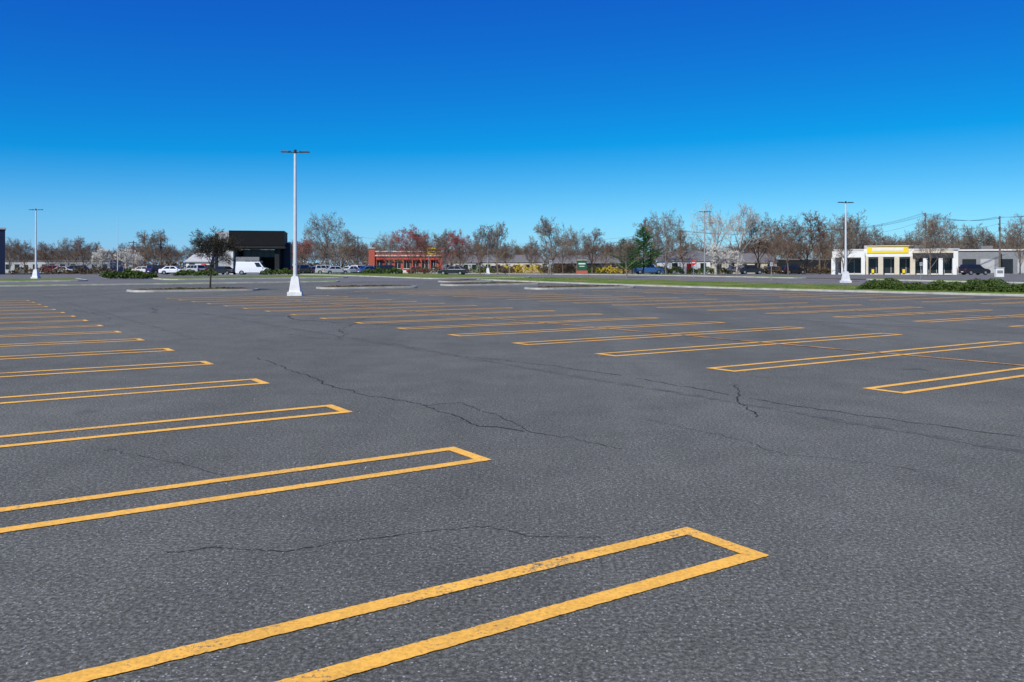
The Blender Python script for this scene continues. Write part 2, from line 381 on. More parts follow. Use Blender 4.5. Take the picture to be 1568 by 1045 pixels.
# ------------------------------------------------------------------ trees
def grow_tree(seed, bark, H=10.0, trunk=0.25, spread=1.0, n=(13, 8, 6, 5), tw=0.018, ang=(28, 58), leaf=None, nleaf=0, lsz=0.06, r0=0.17, up=0.05, shape='round', sides=(8, 5, 4, 3, 3), th=0.8):
    rng = random.Random(seed); mb = MB(); tips = []
    def branch(p, d, L, r, lvl):
        ns = (8, 5, 3, 2, 1)[lvl]; pts = [p.copy()]; rad = [r]; dirs = [d.copy()]
        w = (0.05, 0.16, 0.2, 0.22, 0.2)[lvl]; rt = (0.25, 0.3, 0.35, 0.45, 0.6)[lvl]
        for i in range(ns):
            d = (d + Vector((rng.gauss(0, w), rng.gauss(0, w), rng.gauss(0, w) * 0.6 + up * (lvl > 0)))).normalized()
            p = p + d * (L / ns); pts.append(p.copy()); dirs.append(d.copy()); rad.append(max(tw * 0.6, r * (1 - (1 - rt) * (i + 1) / ns)))
        mb.tube(pts, rad, sides[lvl], bark)
        if lvl == 4: tips.append(p); return
        if lvl == 3: tips.append(p)
        cnt = n[lvl]
        for c in range(cnt):
            if lvl == 0: t = trunk + (1 - trunk) * ((c + rng.random() * 0.8) / cnt)
            else: t = 0.22 + 0.78 * (c + rng.random()) / cnt
            t = min(t, 0.999); k = t * ns; i = int(k); fr = k - i
            q = pts[i].lerp(pts[i + 1], fr); dd = dirs[min(i + 1, ns)]
            a = math.radians(rng.uniform(*ang)) * (1.0 if lvl else 1.05 - 0.35 * t)
            az = (c * 2.4 + rng.uniform(-0.5, 0.5)) if lvl == 0 else rng.random() * 6.283
            e1 = dd.orthogonal().normalized(); e2 = dd.cross(e1)
            nd = (dd * math.cos(a) + (e1 * math.cos(az) + e2 * math.sin(az)) * math.sin(a)).normalized()
            if lvl == 0:
                s = (t - trunk) / (1 - trunk)
                Lc = H * (0.50 * math.sqrt(max(0.0, 1 - (s * 1.0) ** 2)) + 0.16) * spread
                if shape == 'vase': Lc = H * (0.62 - 0.35 * s) * spread
                rc = max(r * (1 - 0.75 * t) * 0.6, 0.03)
            else:
                Lc = L * rng.uniform(0.38, 0.62) * (1.15 - 0.45 * t); rc = max(rad[i] * 0.55, tw)
            branch(q, nd, Lc, rc, lvl + 1)
    branch(Vector((0, 0, -0.15)), Vector((0, 0, 1)), H * th, r0, 0)
    for i in range(nleaf):
        t = rng.choice(tips); mb.leaf(t + Vector((rng.gauss(0, .12), rng.gauss(0, .12), rng.gauss(0, .12))), lsz * rng.uniform(.6, 1.3), leaf, rng)
    zm = max(v[2] for v in mb.v); k = 10.0 / zm
    mb.v = [(a * k, b_ * k, c * k) for a, b_, c in mb.v]
    return mb
TV = {}
def tv(key, *a, **k): TV[key] = grow_tree(*a, **k).mesh('tree_' + key)
tv('g1', 1, 'bark_grey', trunk=0.18, spread=0.95)
tv('g2', 2, 'bark_grey', trunk=0.22, spread=0.85, shape='vase')
tv('g3', 3, 'bark_brown', trunk=0.15, spread=1.05, n=(14, 8, 6, 5))
tv('b1', 4, 'bark_brown', trunk=0.2, spread=0.9, leaf='leaf_bud', nleaf=1200, lsz=0.05)
tv('b2', 5, 'bark_brown', trunk=0.14, spread=0.8, shape='vase', n=(14, 8, 6, 4), leaf='leaf_redbud', nleaf=500, lsz=0.05)
tv('b3', 12, 'bark_grey', trunk=0.12, spread=0.75, n=(14, 8, 6, 4), ang=(20, 45))
tv('r1', 6, 'bark_brown', trunk=0.2, spread=0.95, n=(12, 7, 6, 4), leaf='leaf_redbud', nleaf=6500, lsz=0.09)
tv('w1', 7, 'bark_pale', trunk=0.25, spread=1.05, r0=0.26, n=(10, 6, 5, 5), tw=0.02, ang=(25, 60))
tv('w2', 17, 'bark_pale', trunk=0.28, spread=0.95, r0=0.22, n=(9, 6, 5, 5), tw=0.02, ang=(22, 50))
tv('bl', 8, 'bark_grey', trunk=0.12, spread=0.85, n=(12, 6, 5, 3), leaf='leaf_blossom', nleaf=6000, lsz=0.13)
tv('isl', 9, 'bark_dark', trunk=0.58, spread=0.95, n=(15, 8, 6, 6), tw=0.030, ang=(34, 60), leaf='leaf_olive', nleaf=4500, lsz=0.085, r0=0.20, up=0.07, th=.78)
_cnt = [0]
def tree(b, d, ytop, key, name='bare_tree', wide=1.0, x=None):
    X = bx(b, d) if x is None else x
    g = gz(X, d); Ht = (412 - ytop) / F * d + HC - g; s = Ht / 10.0
    _cnt[0] += 1
    return obj(name, TV[key], (X, d, g - 0.02), _cnt[0] * 1.37, (s * wide, s * wide, s))
for b_, d, yt, key, w in [
    (15,170,362,'g1',1),(38,180,365,'b1',1),(75,190,370,'g3',1),(105,185,362,'g1',1),(130,150,361,'b2',1),(222,180,352,'b2',1),(240,170,350,'g2',1),
    (262,190,372,'b1',1),(352,200,365,'g1',1),(456,190,372,'g1',1),(500,165,322,'g1',.95),(528,190,350,'g2',1),(546,190,364,'b1',1),(576,200,372,'g3',1),
    (597,180,352,'g1',.9),(652,190,349,'b1',1),(672,190,352,'g3',1),(692,180,349,'b2',1),(735,150,341,'b1',1),(762,160,338,'g2',.8),(775,200,372,'b1',1),
    (815,200,366,'b2',1),(840,150,330,'g2',1),(862,180,352,'b1',1),(884,170,348,'g1',.9),(907,170,347,'b2',1),(925,200,365,'g3',1),(998,170,332,'b2',1),
    (1020,155,319,'g1',.9),(1046,170,345,'b1',1),(1160,165,322,'b1',1),(1184,180,345,'g3',1),(1207,150,325,'b1',1.05),(1232,155,322,'b2',1.1),
    (1262,180,340,'g3',1),(1288,165,325,'g1',.8),(1318,165,320,'b3',1),(1338,170,340,'b1',1),(1362,190,356,'g3',1),(1398,185,350,'b1',1),
    (1424,128,322,'g1',.8),(1448,150,325,'b3',1),(1490,180,340,'g1',1),(1508,180,345,'b1',1),(1538,180,345,'g3',1),(1562,140,325,'g1',.8),(1610,140,330,'b1',1),
    (1290,100,345,'b3',.8),(1650,120,330,'g1',1),(-30,170,360,'g1',1),(-70,150,352,'b1',1),(960,112,362,'g2',1.1)]:
    tree(b_, d, yt, key, wide=w)
tree(467, 185, 358, 'r1', 'redbud_tree'); tree(630, 150, 341, 'r1', 'redbud_tree', 1.05); tree(704, 152, 349, 'r1', 'redbud_tree')
tree(1096, 150, 303, 'w1', 'sycamore_tree', .95); tree(1128, 160, 308, 'w2', 'sycamore_tree', .95)
for b_, d, yt in ((157,150,377),(188,150,377),(206,165,386),(1104,140,372),(1120,142,380)):
    tree(b_, d, yt, 'bl', 'blossom_tree', 1.0)
tree(0, 62.3, 345, 'isl', 'island_tree', 1.2, x=UV(16.5, 64)[0])
dt = obj('distant_trees', None); rng = random.Random(5)
keys = ['g1', 'g2', 'g3', 'b1', 'b2', 'b3']
bb = -420.0
while bb < 2000:
    d = rng.uniform(225, 390); hh = rng.uniform(24, 44) + (10 if bb > 1130 else 0) + (4 if 440 < bb < 780 else 0)
    X = bx(bb, d); g = gz(X, d); s = (hh / F * d + 1.0) / 10.0
    obj('tree', TV[rng.choice(keys)], (X, d, g), rng.random() * 6.28, (s * 1.15, s * 1.15, s), parent=dt)
    bb += rng.uniform(7, 13)
bmh = MB(); rng = random.Random(11)
for i in range(26000):
    b_ = rng.uniform(-500, 2100); d = rng.uniform(235, 400)
    hh = 2.2 + 2.2 * abs(math.sin(b_ * 0.013) * math.sin(b_ * 0.031 + d * 0.02)) + 0.8
    z = gz(0, d) + hh * rng.random() ** 1.3
    bmh.leaf((bx(b_, d), d, z), rng.uniform(0.25, 0.7), 'leaf_brush', rng)
obj('distant_undergrowth', bmh.mesh('distant_undergrowth'))

def pine(seed, wid=0.33, top=0.9, dens=1.0):
    rng = random.Random(seed); mb = MB()
    mb.tube([Vector((0, 0, -.1)), Vector((.05, 0, 5)), Vector((0, .05, 9.8))], [.2, .12, .03], 8, 'bark_dark')
    z = 1.6
    while z < 9.7:
        s = (z - 1.6) / 8.1; L0 = 10 * wid * (math.sin(min(1, s * 2.2 + 0.35) * 1.57) * (1 - s) ** 0.75 + 0.06)
        for k in range(rng.randint(4, 6)):
            az = rng.random() * 6.283; L = L0 * rng.uniform(0.55, 1.15); rise = 0.35 * s + rng.uniform(-0.12, 0.12)
            d = Vector((math.cos(az), math.sin(az), rise)); p = Vector((0, 0, z)); pts = [p + d * L * t + Vector((0, 0, 0.12 * L * t * t)) for t in (0, .35, .7, 1)]
            mb.tube(pts, [.05, .035, .02, .01], 3, 'bark_dark')
            for q in range(int(26 * L * dens) + 6):
                t = rng.uniform(0.25, 1.03); c = p + d * L * t + Vector((rng.gauss(0, .16), rng.gauss(0, .16), rng.gauss(0, .09) + .12 * L * t * t))
                mb.leaf(c, rng.uniform(.10, .22), 'leaf_pine', rng, 0.35)
        z += rng.uniform(0.28, 0.5)
    return mb
TV['p1'] = pine(1, 0.42).mesh('pine_a'); TV['p2'] = pine(2, 0.46, dens=0.9).mesh('pine_b')
tree(985, 150, 347, 'p1', 'pine_tree', 1.0); tree(955, 155, 364, 'p2', 'pine_tree', 1.0); tree(968, 165, 372, 'p2', 'pine_tree', 1.0)
tree(1040, 200, 385, 'p2', 'pine_tree'); tree(420, 210, 388, 'p1', 'pine_tree')

def shrub(name, x, y, L, Wd, Ht, mat, n, rz=0.0, size=0.07, seed=0, stems=True):
    rng = random.Random(seed + int(x * 10)); mb = MB(); ph = [rng.uniform(0, 6) for _ in range(4)]
    segs = max(3, int(L / 0.6))
    if stems:
        for i in range(segs * 3):
            sx = rng.uniform(-.45, .45) * L; sy = rng.uniform(-.3, .3) * Wd
            mb.tube([Vector((sx, sy, 0)), Vector((sx + rng.gauss(0, .15), sy + rng.gauss(0, .15), Ht * .8))], [.02, .006], 3, 'bark_dark')
    for i in range(n):
        sx = rng.uniform(-.5, .5) * L; hh = Ht * (0.78 + 0.14 * math.sin(sx * 1.9 + ph[0]) + 0.12 * math.sin(sx * 4.3 + ph[1])) * (1 - (abs(2 * sx / L)) ** 6 * .5)
        a = rng.uniform(0, math.pi); k = rng.random() ** 0.35
        y_ = math.cos(a) * Wd / 2 * k; z = abs(math.sin(a)) ** 0.6 * hh * k
        mb.leaf((sx, y_, max(.04, z)), size * rng.uniform(.6, 1.4), mat, rng)
    return obj(name, mb.mesh(name), (x, y, gz(x, y) + 0.08), rz)
for k in range(5):
    x, y = UV(55.3, 20.8 + k * 3.5); shrub('hedge', x, y, 3.9, 2.0, .8 + 0.1 * (k % 3), 'leaf_hedge', 3600, ANG + math.pi / 2, 0.065, k)
for v in (15.5, 12, 8): x, y = UV(55.3, v); shrub('hedge', x, y, 3.2, 2.0, .85, 'leaf_hedge', 3000, ANG + math.pi / 2, 0.065, 3)
for q in isl:
    x, y = UV((q[0] + q[1]) / 2, (q[2] + q[3]) / 2)
    shrub('dry_grass_patch', x, y, q[1] - q[0] - 1.2, q[3] - q[2] - .9, .17, 'leaf_brush', 1500, ANG, .06, 4, False)
    shrub('grass_patch', x + .3, y, (q[1] - q[0]) * .6, q[3] - q[2] - 1.2, .19, 'leaf_hedge', 500, ANG, .06, 5, False)
# short tufts of uneven turf along the verge
tf = MB(); rng = random.Random(21)
for i in range(22000):
    u = rng.uniform(52.5, 65.6); v = rng.uniform(6, 86) if rng.random() < .7 else rng.uniform(6, 45); x, y = UV(u, v)
    if math.sin(u * 1.7 + v * .6) + math.sin(v * .9 - u * .5) + rng.gauss(0, .7) < -.2: continue
    a = rng.random() * 6.28; s = rng.uniform(.03, .09); hh = rng.uniform(.04, .10); z = gz(x, y) + .13
    tf.poly([(x - s * math.cos(a), y - s * math.sin(a), z), (x + s * math.cos(a), y + s * math.sin(a), z), (x + rng.gauss(0, .03), y + rng.gauss(0, .03), z + hh)], 'grass')
obj('turf_tufts', tf.mesh('turf_tufts'))
for b_, d, L, Ht, mt in ((192,105,5.5,1.2,'leaf_hedge'),(213,106,4,.9,'leaf_hedge'),(300,125,6,1.0,'leaf_hedge'),(430,140,6,1.1,'leaf_hedge'),(585,150,7,1.3,'leaf_hedge'),
    (800,190,9,2.2,'leaf_forsythia'),(784,200,5,2.0,'leaf_brush'),(936,190,7,1.8,'leaf_forsythia'),(852,185,8,2.4,'leaf_brush'),(870,190,7,2.6,'leaf_brush'),(1085,160,8,1.4,'leaf_hedge'),
    (1240,165,9,1.8,'leaf_brush'),(1190,165,8,1.6,'leaf_brush'),(720,180,10,1.8,'leaf_hedge'),(760,185,8,2.0,'leaf_brush'),(655,175,8,1.6,'leaf_brush'),(60,150,10,1.5,'leaf_brush'),(140,150,9,1.4,'leaf_brush'),(905,190,8,1.7,'leaf_hedge'),(1020,165,7,1.6,'leaf_hedge')):
    shrub('shrub', bx(b_, d), d, L, 2.2, Ht, mt, 1600, 0, 0.13, 2)

# ------------------------------------------------------------------ lamps, poles, signs
def lamp(b, d, H=8.6, x=None, rz=0.0, col='pole_white', base=True):
    X = bx(b, d) if x is None else x; P, B, Hd = MB(), MB(), MB()
    if base:
        B.box((0, 0, 0.11), (0.84, 0.84, 0.24), 'white_concrete'); B.box((0, 0, 0.67), (0.66, 0.66, 0.88), 'white_concrete', 0, 0.62)
        B.box((0, 0, 1.14), (0.34, 0.34, 0.06), 'pole_white')
    z0 = 1.1 if base else 0
    P.tube([Vector((0, 0, z0)), Vector((0, 0, 1.9)), Vector((0, 0, H - 0.1))], [.12, .115, .075], 12, col, True)
    P.box((0, 0, 1.9), (.02, .28, .05), col)
    P.tube([Vector((-.45, 0, H - .13)), Vector((.45, 0, H - .13))], [.035, .035], 6, 'dark_metal', True)
    P.tube([Vector((0, 0, H - .2)), Vector((0, 0, H + .02))], [.085, .085], 10, 'dark_metal', True)
    for s in (-1, 1):
        Hd.box((s * .60, 0, H - .10), (.48, .34, .07), 'dark_metal', 0, .9); Hd.box((s * .60, 0, H - .142), (.40, .28, .012), 'pole_grey')
        Hd.box((s * .33, 0, H - .11), (.16, .12, .10), 'dark_metal')
    assembly('street_lamp', [('base', B), ('pole', P), ('lamp_heads', Hd)], (X, d, gz(X, d) - 0.0), rz)
lamp(452, 50.9, 8.7, rz=0.12); lamp(55, 106, 8.7); lamp(747, 158, 8.9, col='pole_grey'); lamp(1295, 88, 8.4, rz=0.2)
lamp(1079, 126, 9.6, col='pole_grey', base=False); lamp(1700, 60, 8.7); lamp(-200, 70, 8.7)
def pole(name, b, d, ytop, r=0.08, col='pole_grey', ball=False):
    X = bx(b, d); g = gz(X, d); Ht = (412 - ytop) / F * d + HC - g; mb = MB()
    mb.tube([Vector((0, 0, -.1)), Vector((0, 0, Ht))], [r, r * .6], 8, col, True)
    if ball: mb.tube([Vector((0, 0, Ht - .02)), Vector((0, 0, Ht + .12))], [.09, .09], 8, 'sign_yellow', True)
    return assembly(name, [('pole', mb)], (X, d, g))
pole('flagpole', 180, 160, 337, .09, 'pole_white', True)
def upole(b, d, ytop, wires=None):
    X = bx(b, d); g = gz(X, d); Ht = (412 - ytop) / F * d + HC - g; P, C = MB(), MB()
    P.tube([Vector((0, 0, -.1)), Vector((0, 0, Ht))], [.17, .11], 8, 'wood_pole', True)
    for z in (Ht - .4, Ht - 1.5):
        C.box((0, .16, z), (2.2, .1, .12), 'wood_pole')
        for q in (-1, -.45, .45, 1): C.tube([Vector((q, .16, z + .05)), Vector((q, .16, z + .25))], [.04, .03], 6, 'pole_grey', True)
    C.tube([Vector((.3, 0, Ht - 2.7)), Vector((.3, 0, Ht - 1.9))], [.2, .2], 8, 'pole_grey', True)
    assembly('utility_pole', [('pole', P), ('crossarms', C)], (X, d, g), 1.1)
    return Vector((X, d, g + Ht))
tops = [upole(204, 190, 369), upole(246, 170, 363), upole(548, 190, 362), upole(1042, 175, 352), upole(1255, 165, 350), upole(1417, 150, 326), upole(1531, 150, 331), upole(1690, 130, 300)]
wr = MB()
def wire(a, b_, sag, dz=0, dx=0):
    o = Vector((dx, 0, dz)); pts = [a.lerp(b_, t / 12) + o - Vector((0, 0, sag * 4 * (t / 12) * (1 - t / 12))) for t in range(13)]
    wr.tube(pts, [.018] * 13, 3, 'dark_metal')
for a, b_ in zip(tops[3:], tops[4:]):
    for q in (-.9, -.4, .4, .9): wire(a, b_, .9, -.2, q)
    wire(a, b_, 1.2, -1.3); wire(a, b_, 1.3, -2.6)
wire(tops[0], tops[1], .8, -.2); wire(tops[2], tops[3], 2.2, -.2)
obj('overhead_wires', wr.mesh('overhead_wires'))

def sign(name, b, d, Ht, w, hh, mat, shape='rect', rz=0.0):
    X = bx(b, d); g = gz(X, d) + .05; P, S = MB(), MB()
    P.tube([Vector((0, 0, -.1)), Vector((0, 0, Ht))], [.035, .035], 6, 'pole_grey', True)
    if shape == 'oct':
        S.tube([Vector((0, -.06, Ht - .35)), Vector((0, -.04, Ht - .35))], [.34, .34], 8, mat, True)
        S.box((0, -.068, Ht - .35), (.42, .012, .11), 'white_wall')
    else:
        S.box((0, -.055, Ht - hh / 2), (w, .03, hh), mat); S.box((0, -.074, Ht - hh * .35), (w * .7, .006, hh * .12), 'dark_metal'); S.box((0, -.074, Ht - hh * .6), (w * .5, .006, hh * .08), 'dark_metal')
    assembly(name, [('post', P), ('panel', S)], (X, d, g), rz)
sign('stop_sign', 1062, 108, 2.3, .8, .8, 'sign_red', 'oct', 0.1)
sign('traffic_sign', 1181, 98, 2.0, .32, .42, 'light_grey_wall'); sign('traffic_sign', 780, 108, 1.9, .3, .4, 'light_grey_wall')
sign('traffic_sign', 1410, 105, 2.0, .32, .42, 'light_grey_wall'); sign('traffic_sign', 843, 140, 2.4, .5, .7, 'pole_grey')
mb = MB(); mb2 = MB(); mb.box((0, 0, .35), (2.0, .7, .7), 'red_brick'); mb2.box((0, 0, 1.6), (1.7, .35, 1.8), 'sign_green'); mb2.box((0, -.19, 1.9), (1.2, .02, .22), 'white_wall'); mb2.box((0, -.19, 1.45), (.9, .02, .12), 'white_wall'); mb2.box((0, 0, 2.55), (1.85, .42, .1), 'cream_wall')
assembly('monument_sign', [('plinth', mb), ('board', mb2)], (bx(891, 150), 150, .6))
mb = MB(); mb.box((0, 0, .6), (1.1, .45, 1.2), 'white_wall'); mb2 = MB(); mb2.box((0, 0, 1.26), (1.2, .55, .1), 'light_grey_wall'); mb2.box((0, -.235, .7), (.8, .02, .4), 'grey_wall')
assembly('entrance_sign', [('board', mb), ('cap', mb2)], (bx(1530, 118), 118, gz(0, 118)))
mb = MB(); mb2 = MB()
for s in (-.8, .8): mb.tube([Vector((s, 0, 0)), Vector((s, 0, 5.2))], [.1, .1], 8, 'pole_grey', True)
mb2.box((0, 0, 5.0), (2.4, .35, 1.5), 'sign_yellow'); mb2.box((0, -.19, 5.2), (1.8, .02, .35), 'dark_metal'); mb2.box((0, -.19, 4.65), (1.3, .02, .2), 'dark_metal')
assembly('shop_sign', [('posts', mb), ('board', mb2)], (bx(662, 190), 190, .6))

# ------------------------------------------------------------------ cars
def car(kind, col, b, d, rz, name='parked_car'):
    X = bx(b, d); g = gz(X, d); pt = carpaint(col)
    S = {'sedan': dict(L=4.7, W=1.82, H=1.45, belt=.95, wr=.33, wb=1.40, up=[(-1.9, -1.15, .35, 1.05)], win=[(.10, .47), (.51, .90)], hood=.84, tail=.98),
         'suv': dict(L=4.6, W=1.88, H=1.72, belt=1.06, wr=.37, wb=1.36, up=[(-2.2, -2.0, .45, 1.15)], win=[(.05, .30), (.33, .60), (.63, .92)], hood=1.0, tail=1.06),
         'van': dict(L=5.6, W=2.0, H=2.2, belt=1.2, wr=.37, wb=1.75, up=[(-2.78, -2.70, 1.25, 2.0)], win=[(.76, .95)], hood=1.12, tail=1.2),
         'pickup': dict(L=5.6, W=1.95, H=1.85, belt=1.15, wr=.40, wb=1.75, up=[(-.75, -.6, .7, 1.3)], win=[(.06, .46), (.50, .92)], hood=1.12, tail=1.15)}[kind]
    L, Wd, H, bl, r, wb = S['L'], S['W'], S['H'], S['belt'], S['wr'], S['wb']; x0, x1 = -L / 2, L / 2
    (ab, at, ct, cb) = S['up'][0]
    out = [(x0, .42), (x0 + .02, .80), (x0 + (.10 if kind != 'van' else .02), S['tail'] - .01), (ab + .01, bl), (cb, bl), (x1 - .45, S['hood'] - .04), (x1 - .10, S['hood'] - .16), (x1, .62), (x1 - .02, .34), (x1 - .15, .26)]
    for cx in (wb, -wb):
        for k in range(7):
            a = math.pi * k / 6; out.append((cx + (r + .07) * math.cos(a), .28 + (r + .05) * math.sin(a) * 1.08))
    out.append((x0 + .12, .28))
    body = MB(); n = len(out); hw = Wd / 2
    for s, y_ in enumerate((-hw, hw)):
        for (a, c) in out: body.v.append((a, y_, c))
    k = body.mi(pt); body.f.append(tuple(range(n))); body.m.append(k); body.f.append(tuple(reversed(range(n, 2 * n)))); body.m.append(k)
    for i in range(n): body.f.append((i, i + n, (i + 1) % n + n, (i + 1) % n)); body.m.append(k)
    cab = MB(); k = cab.mi(pt); t = .80 if kind != 'van' else .90; w0 = hw * .97; w1 = hw * t
    B4 = [(ab, -w0, bl - .01), (cb, -w0, bl - .01), (cb, w0, bl - .01), (ab, w0, bl - .01)]; T4 = [(at, -w1, H), (ct, -w1, H), (ct, w1, H), (at, w1, H)]
    cab.v = B4 + T4
    for q in [(0,3,2,1),(4,5,6,7),(0,1,5,4),(1,2,6,5),(2,3,7,6),(3,0,4,7)]: cab.f.append(q); cab.m.append(k)
    gl = MB()
    def face(a, b2, c, d2, f0, f1, z0=.12, z1=.86):
        a, b2, c, d2 = map(Vector, (a, b2, c, d2)); nrm = (b2 - a).cross(d2 - a).normalized() * .012
        P = lambda s, q: a.lerp(b2, s).lerp(d2.lerp(c, s), q) + nrm
        gl.poly([P(f0, z0), P(f1, z0), P(f1, z1), P(f0, z1)], 'glass')
    for f0, f1 in S['win']:
        face(B4[0], B4[1], T4[1], T4[0], f0, f1); face(B4[2], B4[3], T4[3], T4[2], 1 - f1, 1 - f0)
    face(B4[1], B4[2], T4[2], T4[1], .06, .94, .08, .90)
    if kind != 'van': face(B4[3], B4[0], T4[0], T4[3], .08, .92, .15, .85)
    wh = MB(); 
    for cx in (wb, -wb):
        for s in (-1, 1):
            ya, yb = s * (hw - .22), s * (hw - .01)
            wh.tube([Vector((cx, ya, r)), Vector((cx, yb, r))], [r, r], 16, 'tyre', True)
            wh.tube([Vector((cx, yb - s * .02, r)), Vector((cx, yb + s * .012, r))], [r * .62, r * .55], 12, 'hubcap', True)
        wh.box((cx, 0, .45), (2 * r + .1, Wd - .5, .5), 'tyre')
    tr = MB()
    for s in (-1, 1):
        tr.box((x1 - .06, s * (hw - .28), S['hood'] - .24), (.16, .38, .14), 'headlight'); tr.box((x0 + .03, s * (hw - .2), S['tail'] - .17), (.10, .28, .22), 'taillight')
        tr.box((cb - .25, s * (hw + .08), bl + .06), (.12, .18, .13), pt)
        tr.box((0, s * (hw + .002), .33), (2 * wb - 2 * r - .3, .02, .1), 'dark_metal')
        for xx in (cb - .2, (cb + ab) / 2): tr.box((xx, s * (hw + .001), .66), (.012, .006, .55), 'dark_metal')
    tr.box((x1 - .0, 0, .42), (.06, Wd * .6, .16), 'dark_metal'); tr.box((x0 + .0, 0, .52), (.04, .5, .12), 'white_wall')
    assembly(name, [('body', body), ('cabin', cab), ('windows', gl), ('wheels', wh), ('trim', tr)], (X, d, g + .004), rz, 0.05)
WH, SI, BK, BL, RD, GY, NV = (.78, .79, .8), (.42, .44, .46), (.012, .012, .014), (.03, .10, .28), (.35, .02, .02), (.12, .13, .14), (.015, .03, .09)
car('van', WH, 388, 146, 0.05, 'parked_van')
for a in [('sedan', WH, 266, 150, .1), ('suv', SI, 296, 152, 2.6), ('suv', BK, 322, 156, 1.3), ('sedan', BK, 345, 150, -.5), ('suv', BK, 464, 158, 1.2), ('suv', SI, 502, 160, .15),
          ('sedan', SI, 515, 150, .5), ('sedan', WH, 540, 160, .9), ('suv', WH, 552, 166, 1.1), ('sedan', BL, 566, 158, .7), ('suv', GY, 580, 168, .9), ('suv', BK, 598, 160, .1), ('sedan', BK, 694, 136, 2.9), 
          ('sedan', SI, 100, 168, .0), ('suv', RD, 84, 180, .3), ('suv', BK, 125, 172, .1), ('sedan', WH, 222, 172, .2), ('suv', NV, 244, 160, 1.0), ('pickup', BL, 993, 158, .05), ('sedan', BK, 1010, 166, 3.0),
          ('suv', BK, 1150, 158, 0.0), ('sedan', GY, 1128, 165, .1), ('suv', BK, 1216, 164, .1), ('sedan', GY, 1186, 170, 0), ('suv', BK, 1492, 140, .2), ('sedan', SI, 1470, 150, .1),
          ('suv', GY, 765, 190, .1), ('sedan', BL, 482, 172, .9), ('sedan', WH, 310, 170, .4), ('sedan', RD, 640, 178, 0)]:
    car(*a)

# ------------------------------------------------------------------ buildings
def at(b, d): X = bx(b, d); return (X, d, gz(X, d) - .05)
w, fs, gl, rf = MB(), MB(), MB(), MB()
w.box((0, 5, 2.3), (10.8, 9, 4.6), 'charcoal_wall'); w.box((-4.6, 1.0, 3.9), (3.4, 10, 7.8), 'light_grey_wall'); w.box((-6.0, .2, 3.7), (.5, 8.6, 7.4), 'charcoal_wall')
w.box((-3.3, -4.25, 2.2), (.45, .4, 4.4), 'white_wall'); w.box((-.9, -2.0, 1.6), (4.6, 4, 3.2), 'grey_wall'); w.box((4.5, -1.5, 2.35), (.8, 5, 4.7), 'charcoal_wall')
fs.box((1.0, .6, 6.55), (9.6, 10.2, 2.6), 'black_panel'); fs.box((1.0, .2, 4.95), (9.9, 9.8, .42), 'charcoal_wall'); fs.box((1.0, .6, 7.9), (9.7, 10.3, .1), 'dark_metal')
gl.box((1.0, .9, 5.2), (9.0, 9.0, .12), 'shop_glass'); gl.box((1.3, .52, 3.9), (6.2, .1, 1.3), 'shop_glass')
for i in range(6): rf.box((-1.6 + i * 1.15, .42, 3.9), (.09, .1, 1.35), 'dark_metal')
for i in range(3): gl.box((1.6 + i * 1.1 - 2.2, -4.02, 1.5), (.9, .08, 2.0), 'shop_glass')
rf.box((5.7, 3.0, 6.0), (1.8, 3, .2), 'white_wall'); w.box((5.6, 4.0, 2.9), (2.0, 6, 5.8), 'navy_wall')
rf.box((-1.2, 3, 8.0), (1.6, 1.6, .5), 'roof_grey')
assembly('dark_modern_building', [('walls', w), ('fascia', fs), ('windows', gl), ('roof_details', rf)], at(388, 158), 0.20)
w, rf, gl = MB(), MB(), MB(); w.box((-12, 8, 4.0), (24, 16, 8.0), 'navy_wall'); rf.box((-12, 8, 8.15), (24.3, 16.3, .3), 'light_grey_wall'); rf.box((-14, 7, 9.2), (14, 8, 1.6), 'navy_wall')
for i in range(6): gl.box((-3 - i * 3.4, -.02, 2.0), (2.2, .1, 2.4), 'shop_glass')
assembly('blue_store_building', [('walls', w), ('roof', rf), ('windows', gl)], at(8, 150), 0.56)
w, rf, gl, tr = MB(), MB(), MB(), MB()
w.box((0, 5, 2.5), (17, 10, 5.0), 'red_brick'); rf.box((0, 5, 5.12), (17.4, 10.4, .26), 'white_wall'); rf.box((0, 4.9, 4.15), (17.1, 10.3, .28), 'white_wall')
rf.box((2, 6, 5.6), (3, 2, .8), 'roof_grey'); w.box((-8.0, -.1, 2.9), (1.4, .6, 5.8), 'red_brick'); rf.box((-8.0, -.1, 5.9), (1.7, .9, .16), 'white_wall')
for i in range(7):
    gl.box((-6.2 + i * 2.1, -.03, 2.1), (1.3, .12, 1.9), 'shop_glass'); tr.box((-6.2 + i * 2.1, -.05, 1.08), (1.5, .2, .12), 'white_wall'); tr.box((-6.2 + i * 2.1, -.3, 3.25), (1.6, .6, .25), 'sign_red')
    tr.box((-6.2 + i * 2.1, -.10, 2.1), (.06, .03, 1.9), 'white_wall')
tr.box((1, -.06, .35), (16, .1, .7), 'white_wall')
assembly('red_brick_restaurant', [('walls', w), ('roof', rf), ('windows', gl), ('trim', tr)], at(622, 200), 0.12)
w, rf, gl, tr = MB(), MB(), MB(), MB()
w.box((0, 7, 2.35), (21.5, 12, 4.7), 'white_wall'); rf.box((0, 7, 4.82), (21.9, 12.4, .26), 'light_grey_wall')
rf.box((-8.3, -.3, 3.9), (5.8, 3.0, 1.2), 'white_wall'); 
for xx in (-11.0, -9.2, -5.7): tr.box((xx, -1.5, 1.65), (.7, .7, 3.3), 'white_wall')
rf.box((-1.2, .1, 4.15), (8.6, 2.2, 1.5), 'white_wall'); tr.box((-1.4, -1.05, 4.75), (7.2, .12, 1.25), 'sign_yellow'); tr.box((-1.4, -1.12, 4.8), (5.4, .02, .5), 'white_wall')
